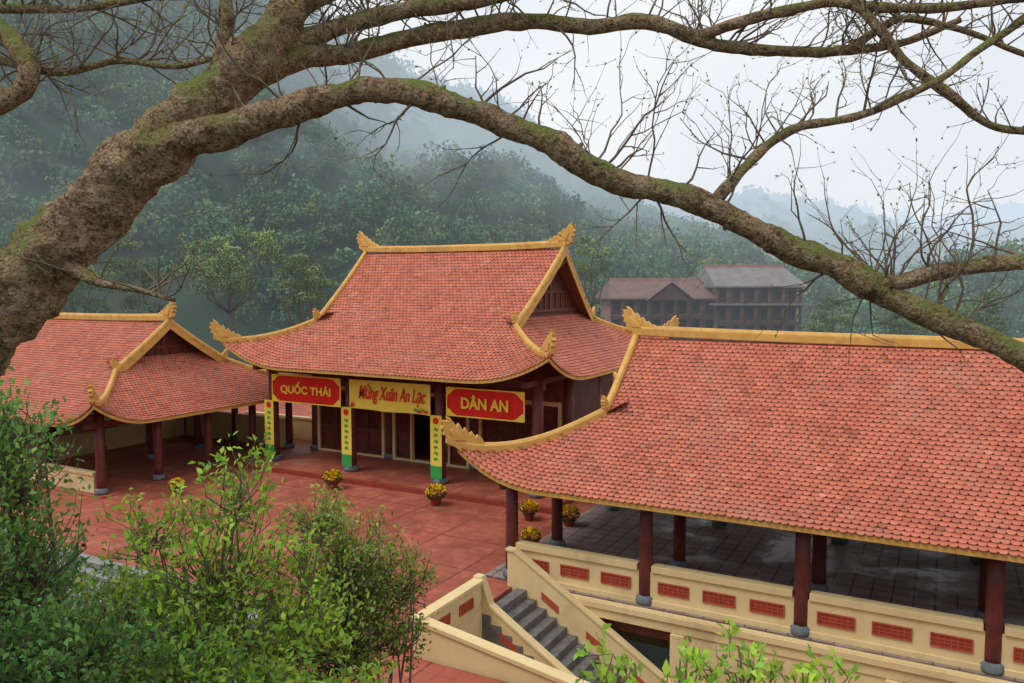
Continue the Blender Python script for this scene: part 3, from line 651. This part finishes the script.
# ============================================================ FAR BUILDING
fb=empty('guest_house',H(705,106,-6),'far grey roofed timber guest house in the mist above the right pavilion','building',rz=AZ+R_(4))
s=106/800
def L(px): return (px-705)*s
def Zp(y): return 8.2+(285-y)*s+6
def hip(mb,x0,x1,y0,y1,ze,zr,ins):
    yr=(y0+y1)/2; mb.add([(x0,y0,ze),(x1,y0,ze),(x1,y1,ze),(x0,y1,ze),(x0+ins,yr,zr),(x1-ins,yr,zr),(x0,y0,ze-.2),(x1,y0,ze-.2),(x1,y1,ze-.2),(x0,y1,ze-.2)],[(0,1,5,4),(1,2,5),(2,3,4,5),(3,0,4),(6,7,1,0),(7,8,2,1),(8,9,3,2),(9,6,0,3),(6,9,8,7)])
for (xa,xb,ye,yr_,dep,ins,nw) in ((L(606),L(737),298,280,9,1.2,9),(L(710),L(804),286,266,12,.6,6)):
    y0=0 if nw==9 else -1.5; rm=M['farroofb'] if nw==9 else M['farroof']
    mb=MB(); mb.box(xa+.8,y0+1.2,0,xb-.8,y0+dep,Zp(ye)); mb.build('wall',M['farwall'],fb,local=True)
    mb=MB(); hip(mb,xa,xb,y0-.4,y0+dep+1,Zp(ye),Zp(yr_),ins); rf=mb.build('roof',rm,fb,local=True)
    mb=MB(); mb.box(xa+ins,y0+(dep+.6)/2-.15,Zp(yr_)-.1,xb-ins,y0+(dep+.6)/2+.15,Zp(yr_)+.3); mb.build('ridge_cap',M['farwall'],rf,local=True)
    if nw==6:
        mb=MB(); mb.box(xa-.3,y0-1.2,Zp(ye)-2.5,xb+.3,y0+1.19,Zp(ye)-2.3); mb.build('lower_roof',rm,fb,local=True)
    H0=Zp(ye)-.2
    for f in range(4):
        zt=H0-f*2.4
        if zt<2: break
        mb=MB(); mb.box(xa+.5,y0+.1,zt-2.35,xb-.5,y0+1.2,zt-2.2); mb.box(xa+.5,y0+.12,zt-1.55,xb-.5,y0+.2,zt-1.45); mb.box(xa+.5,y0+.1,zt-.2,xb-.5,y0+.3,zt)
        for k in range(40): 
            x=xa+.6+(xb-xa-1.2)*k/39; mb.box(x-.04,y0+.13,zt-2.2,x+.04,y0+.18,zt-1.55)
        mb.build('balcony',M['farwood'],fb,local=True)
        for k in range(nw):
            x=xa+1.5+(xb-xa-3.0)*k/(nw-1)
            mb=MB(); mb.box(x-.5,y0+1.14,zt-1.9,x+.5,y0+1.197,zt-.3); wn=mb.build('window',M['farglass'],fb,local=True)
            mb=MB(); mb.box(x-.04,y0+1.08,zt-1.9,x+.04,y0+1.138,zt-.3); mb.box(x-.55,y0+1.08,zt-.3,x+.55,y0+1.16,zt-.2); mb.build('frame',M['farwood'],wn,local=True)
    for k in range(nw+1):
        x=xa+.7+(xb-xa-1.4)*k/nw; mb=MB(); mb.box(x-.14,y0+.2,0,x+.14,y0+.48,Zp(ye)-.01); mb.build('post',M['farwood'],fb,local=True)
mb=MB(); gx=L(668); zt=Zp(282); ze=Zp(300)
mb.add([(gx-3.2,-1.4,ze),(gx,-1.4,zt),(gx+3.2,-1.4,ze),(gx-3.2,4,ze),(gx,4,zt),(gx+3.2,4,ze)],[(0,1,4,3),(1,2,5,4)]); mb.build('porch_roof',M['farroofb'],fb,local=True)
mb=MB(); mb.prism([(-2.6,0),(0,zt-ze-.35),(2.6,0)],(gx,-1.1,ze),(1,0,0),(0,0,1),(0,1,0),.1); mb.build('porch_gable',M['farwood'],fb,local=True)
# ============================================================ FOREGROUND TREE
tb=P(-120,470,5.6); tbase=Vector((tb.x-.6,tb.y-.3,slopez(tb.x-.6,tb.y-.3)-.3))
bt=empty('bare_tree',tbase,'large leafless lichened tree arching over the whole view in the foreground','tree')
def limb(pts,name='limb',n=14,lump=.18,first=None,k=7,parent=None,rs=1.0,knots=0):
    q=[]
    if first is not None: q.append(first)
    for (px,py,d,rp) in pts: w=P(px,py,d); q.append((w.x,w.y,w.z,rp*rs*d/800))
    cm=catmull(q,k); pp=[Vector(c[:3]) for c in cm]; rr=[max(.003,c[3]) for c in cm]
    pp=[p+Vector((noise.noise(p*2.6),noise.noise(p*2.6+Vector((9,0,0))),noise.noise(p*2.6+Vector((0,7,0)))))*min(.05,rr[i]*.5) for i,p in enumerate(pp)]
    rr=[r*(1+.08*noise.noise(p*6.0)) for p,r in zip(pp,rr)]
    mb=MB(); mb.tube(pp,rr,n,lump,5.0)
    for _ in range(knots):
        i=random.randrange(len(pp)); r=rr[i]; d=Vector((random.gauss(0,1),random.gauss(0,1),random.gauss(.3,1))).normalized()
        mb.tube([pp[i]+d*r*.5,pp[i]+d*r*1.08,pp[i]+d*r*1.25],[r*.30,r*.20,r*.10],8,.3,9)
    mb.build(name,M['bark'],parent or bt,smooth=True)
    return list(zip(pp,rr))
B=[]
limb([(-135,440,5.6,52),(-60,365,5.6,45),(-5,312,5.6,40),(50,256,5.6,35),(105,200,5.6,31),(150,156,5.6,32),(195,113,5.6,28),(240,72,5.65,24),(280,28,5.7,20),(308,-30,5.8,17),(330,-110,5.9,15)],'trunk',44,.2,(tbase.x,tbase.y,tbase.z,.52),18,knots=14)
B.append(limb([(120,172,5.6,20),(165,144,5.5,19),(230,126,5.45,17),(290,112,5.4,15),(335,97,5.4,13),(395,92,5.4,12.5),(455,104,5.4,12.5),(505,120,5.4,12),(555,145,5.4,13),(600,175,5.4,14),(650,187,5.4,12),(700,203,5.4,13),(750,226,5.4,12),(800,252,5.4,14),(850,281,5.35,14),(900,302,5.3,12),(955,325,5.2,12),(1010,352,5.1,12),(1080,392,5.0,11)],'limb',24,.22,k=12,knots=24))
B.append(limb([(225,95,5.6,14),(290,62,5.8,12),(350,52,6.0,10),(410,40,6.1,9),(470,26,6.2,9),(530,22,6.3,8),(590,26,6.4,8),(650,22,6.4,7),(700,38,6.4,7),(760,50,6.5,6),(830,52,6.5,5),(900,44,6.6,4),(960,20,6.6,3)],'limb',14,.22,knots=8))
B.append(limb([(250,60,5.7,12),(330,30,5.9,9),(400,14,6.0,8),(480,0,6.1,7),(560,-20,6.2,6)],'limb',12,.22,knots=4))
B.append(limb([(716,200,5.4,7),(742,170,5.4,5),(770,142,5.5,5),(800,126,5.5,4.5),(850,118,5.6,4),(895,100,5.7,4),(935,82,5.7,4),(985,45,5.8,4),(1040,10,5.8,4)],'limb',8,.2))
B.append(limb([(858,283,5.35,11),(890,285,5.3,9),(930,274,5.3,8),(975,266,5.2,8),(1040,262,5.1,8)],'limb',12,.2))
B.append(limb([(690,36,6.4,6),(740,22,6.3,6),(800,8,6.3,5),(850,4,6.3,5),(880,28,6.2,5),(905,62,6.2,5),(950,95,6.1,5),(990,125,6.1,4),(1040,132,6.0,4)],'limb',8,.2))
B.append(limb([(850,4,6.3,5),(930,8,6.2,5),(1040,-5,6.2,4)],'limb',8,.2))
B.append(limb([(-40,20,6.0,12),(5,35,6.0,11),(28,62,5.9,10),(22,88,5.9,10),(-10,105,5.9,12),(-60,112,5.9,14)],'limb',12,.2))
B.append(limb([(226,85,5.6,11),(222,50,5.6,8),(226,15,5.6,7),(224,-40,5.6,6)],'limb',10,.2))
B.append(limb([(60,262,5.55,9),(100,283,5.4,5),(140,290,5.3,3),(175,300,5.3,2)],'limb',8,.2))
B.append(limb([(0,60,6.1,4),(60,72,6.0,4),(120,60,6.0,3),(180,66,6.0,3),(240,48,6,3)],'limb',8,.2))
B.append(limb([(0,10,6.1,5),(80,8,6.1,4),(160,-5,6,4)],'limb',8,.2))
B.append(limb([(300,10,5.9,7),(345,-10,6,5),(380,-40,6,4)],'limb',8,.2))
B.append(limb([(850,50,6.5,5),(900,20,6.5,4),(960,30,6.4,3),(1040,60,6.4,3)],'limb',8,.2))
tw=MB(); LPp=[];LD=[]
def twig(p,d,L_,r,dep):
    n=max(3,int(L_/.085)); pts=[p]; rr=[r]; q=p.copy(); dd=d.normalized()
    for i in range(n):
        dd=(dd+Vector((random.gauss(0,.24),random.gauss(0,.24),random.gauss(.04,.2)))).normalized()
        q=q+dd*(L_/n); pts.append(q.copy()); rr.append(r*(1-.7*(i+1)/n))
        if dep>0 and random.random()<(.52 if dep==2 else .32):
            sd=(dd+Vector((random.gauss(0,.75),random.gauss(0,.75),random.gauss(.15,.6)))).normalized()
            twig(q.copy(),sd,L_*random.uniform(.3,.65),max(.0020,r*.55*(1-.5*i/n)),dep-1)
        elif random.random()<.4: LPp.append(tuple(q)); LD.append(tuple(dd+Vector((random.gauss(0,.6),random.gauss(0,.6),random.gauss(.2,.5)))))
    LPp.append(tuple(q)); LD.append(tuple(dd))
    tw.tube(pts,rr,4)
def grow(seg,n,lo,hi,up_=.8,t0=0,t1=1):
    for k in range(n):
        i=int((t0+(t1-t0)*random.random())*(len(seg)-1)); p,r=seg[i]
        sgn=1 if random.random()<.85 else -.6
        d=rt*random.gauss(.1,.6)+Vector((0,0,up_*sgn))+fw*random.gauss(0,.35)
        twig(p+d.normalized()*r*.7,d,random.uniform(lo,hi)*1.1,random.uniform(.006,.011),2)
grow(B[0],34,.25,.8,.9,.12,.62); grow(B[0],20,.25,.65,.9,.62,1)
grow(B[1],60,.25,.7,.8,.1,1); grow(B[2],40,.25,.7,.7)
grow(B[3],28,.2,.6,.8); grow(B[4],16,.3,.75,.8); grow(B[5],30,.25,.6,.6); grow(B[6],20,.2,.5,.3)
grow(B[7],20,.25,.6,.6); grow(B[8],16,.25,.6,.8); grow(B[9],12,.2,.5,.4); grow(B[10],34,.25,.7,.5); grow(B[11],26,.25,.6,.5); grow(B[12],14,.25,.5,.4); grow(B[13],22,.25,.6,.6)
tag(tw.build('twigs',M['twig'],bt),kind='stuff')
LPp=np.array(LPp);LD=np.array(LD); n=len(LPp)
V=leafquads(LPp,LD,rng.uniform(.014,.036,n),rng.uniform(.008,.017,n)); tag(quads('buds',V,rng.normal(1,.3,(n,1)).clip(.4,1.8)*np.array([[1.2,.8,.6]]),M['leafB'],bt),kind='stuff')
# ============================================================ SHRUBS
def shrub(name,label,ells,nt_,nl,Ls,mat,base,spread=.10,cat='shrub',bright=1.0,stemr=.03,wr=(.42,.58),up_=1.0):
    g=Vector(base); t=empty(name,g,label,cat)
    mb=MB(); PP=[];DD=[];SH=[]
    cs=[(P(a,b,c),rx,rz) for a,b,c,rx,rz in ells]; wt=[rx*rx*rz for _,rx,rz in cs]
    for c,rx,rz in cs:
        mid=g.lerp(c,.5)+Vector((random.gauss(0,.15),random.gauss(0,.15),.1))
        for k in range(3):
            e=c+Vector((random.gauss(0,rx*.35),random.gauss(0,rx*.35),random.gauss(rz*.1,rz*.3)))
            mb.tube([g,mid+Vector((random.gauss(0,.15),random.gauss(0,.15),0)),e],[stemr,stemr*.7,stemr*.25],6)
    for k in range(nt_):
        c,rx,rz=random.choices(cs,wt)[0]
        u=Vector((random.gauss(0,1),random.gauss(0,1),random.gauss(0.15,1))).normalized()*random.random()**.45
        e=c+Vector((u.x*rx,u.y*rx,u.z*rz)); st_=c+Vector((u.x*rx,u.y*rx,u.z*rz))*.25+Vector((0,0,-rz*.5))
        m_=st_.lerp(e,.55)+Vector((random.gauss(0,.08),random.gauss(0,.08),random.gauss(-.03,.06)))
        pts=[st_,m_,e,e+Vector((random.gauss(u.x*.3,.25),random.gauss(u.y*.3,.25),random.uniform(.1,.9)*up_))*rx*.35]
        mb.tube(pts,[.009,.007,.0045,.002],4)
        tt=rng.uniform(.0,1.0,nl)**.7
        A=np.array(pts[1]);Bv=np.array(pts[2]);Cv=np.array(pts[3])
        pos=np.where(tt[:,None]<.6,A+(Bv-A)*(tt[:,None]/.6),Bv+(Cv-Bv)*((tt[:,None]-.6)/.4))+rng.normal(0,spread*.3,(nl,3))
        ax=unit(Cv-A); dr=ax*.5+rng.normal(0,.65,(nl,3))+np.array([0,0,.05])
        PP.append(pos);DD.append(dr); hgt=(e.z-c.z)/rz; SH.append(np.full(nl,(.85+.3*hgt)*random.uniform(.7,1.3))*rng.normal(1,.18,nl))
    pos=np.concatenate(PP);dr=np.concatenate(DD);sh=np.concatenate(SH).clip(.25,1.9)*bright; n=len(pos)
    L_=rng.uniform(Ls*.6,Ls*1.15,n); hue=rng.normal(0,.12,n)
    V=leafquads(pos,dr,L_,L_*rng.uniform(wr[0],wr[1],n)); 
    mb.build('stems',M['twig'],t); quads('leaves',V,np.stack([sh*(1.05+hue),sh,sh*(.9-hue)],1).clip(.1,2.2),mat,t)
def gnd(px,py,d): p=P(px,py,d); return (p.x,p.y,slopez(p.x,p.y)-.1)
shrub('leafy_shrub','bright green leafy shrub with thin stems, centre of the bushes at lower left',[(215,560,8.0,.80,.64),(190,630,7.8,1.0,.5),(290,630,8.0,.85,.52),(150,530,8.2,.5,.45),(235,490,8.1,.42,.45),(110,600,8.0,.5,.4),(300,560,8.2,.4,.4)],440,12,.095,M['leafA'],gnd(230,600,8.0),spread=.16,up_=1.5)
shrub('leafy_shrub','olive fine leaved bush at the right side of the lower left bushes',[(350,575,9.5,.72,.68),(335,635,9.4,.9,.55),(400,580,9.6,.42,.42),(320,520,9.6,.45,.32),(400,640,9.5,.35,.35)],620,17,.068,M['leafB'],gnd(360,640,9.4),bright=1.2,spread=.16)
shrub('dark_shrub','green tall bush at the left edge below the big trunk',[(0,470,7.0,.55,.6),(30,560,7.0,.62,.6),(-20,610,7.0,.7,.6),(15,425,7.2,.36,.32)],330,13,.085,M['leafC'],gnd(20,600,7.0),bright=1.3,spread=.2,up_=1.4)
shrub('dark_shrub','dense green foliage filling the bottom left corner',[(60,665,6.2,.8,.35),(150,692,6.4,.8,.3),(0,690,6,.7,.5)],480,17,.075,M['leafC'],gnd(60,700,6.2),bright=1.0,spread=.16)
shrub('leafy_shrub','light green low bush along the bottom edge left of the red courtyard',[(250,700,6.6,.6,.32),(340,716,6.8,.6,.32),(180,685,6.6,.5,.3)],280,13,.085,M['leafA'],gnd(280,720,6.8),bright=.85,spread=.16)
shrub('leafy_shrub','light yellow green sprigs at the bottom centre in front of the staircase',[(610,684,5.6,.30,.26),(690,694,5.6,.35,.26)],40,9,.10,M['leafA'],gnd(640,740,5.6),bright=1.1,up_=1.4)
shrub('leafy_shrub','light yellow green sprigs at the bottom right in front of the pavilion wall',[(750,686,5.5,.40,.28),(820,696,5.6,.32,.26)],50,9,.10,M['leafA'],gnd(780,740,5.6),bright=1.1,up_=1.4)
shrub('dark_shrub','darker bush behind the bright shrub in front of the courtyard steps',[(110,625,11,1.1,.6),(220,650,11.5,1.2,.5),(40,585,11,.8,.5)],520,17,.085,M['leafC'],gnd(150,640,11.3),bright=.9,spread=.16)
n=26000; X=rng.uniform(-24,12,n); Y=rng.uniform(1.5,10.2,n); Z=np.array([slopez(a,b) for a,b in zip(X,Y)])
pos=np.stack([X,Y,Z+rng.uniform(0,.35,n)],1); dr=rng.normal(0,.7,(n,3))+np.array([0,0,.6]); V=leafquads(pos,dr,rng.uniform(.1,.24,n),rng.uniform(.06,.12,n))
tag(quads('undergrowth',V,rng.uniform(.35,1.0,(n,1))*np.ones((1,3)),M['leafC']),'low green undergrowth covering the slope below the viewpoint','undergrowth',kind='stuff')
# ============================================================ WORLD, LIGHT, CAMERA
W=bpy.data.worlds.new('World'); bpy.context.scene.world=W; W.use_nodes=True; nt=W.node_tree; nt.nodes.clear()
sk=nt.nodes.new('ShaderNodeTexSky'); sk.sky_type='NISHITA'; sk.sun_disc=False; sk.sun_elevation=R_(58); sk.sun_rotation=R_(215); sk.air_density=1; sk.dust_density=3
tc=nt.nodes.new('ShaderNodeTexCoord'); nz=nd(nt,'ShaderNodeTexNoise',i_Vector=tc.outputs['Generated'],i_Scale=2.2,i_Detail=4.0).outputs[0]
cl=mix(nt,mrange(nt,nz,.35,.7,0,1),(7.7,8.1,8.5),(9.2,9.35,9.4))
cc=mix(nt,.92,sk.outputs[0],cl)
bg=nt.nodes.new('ShaderNodeBackground'); bg.inputs[1].default_value=.112; nt.links.new(cc,bg.inputs[0])
wo=nt.nodes.new('ShaderNodeOutputWorld'); nt.links.new(bg.outputs[0],wo.inputs[0])
sl_=bpy.data.lights.new('Sun','SUN'); sl_.energy=1.4; sl_.angle=R_(22); sl_.color=(1,.94,.86); so=bpy.data.objects.new('Sun',sl_); C.objects.link(so)
el,az=R_(58),R_(215)
dv=Vector((math.sin(az)*math.cos(el),math.cos(az)*math.cos(el),math.sin(el))); so.rotation_euler=dv.to_track_quat('Z','Y').to_euler()
cd=bpy.data.cameras.new('Camera'); cd.sensor_width=36; cd.lens=F/1024*36; cd.clip_end=9000; cd.clip_start=.05
co=bpy.data.objects.new('Camera',cd); C.objects.link(co); co.location=cam; co.rotation_euler=(math.pi/2-PT,0,AZ); bpy.context.scene.camera=co
sc=bpy.context.scene; sc.view_settings.view_transform='Standard'; sc.view_settings.look='None'; sc.view_settings.exposure=0
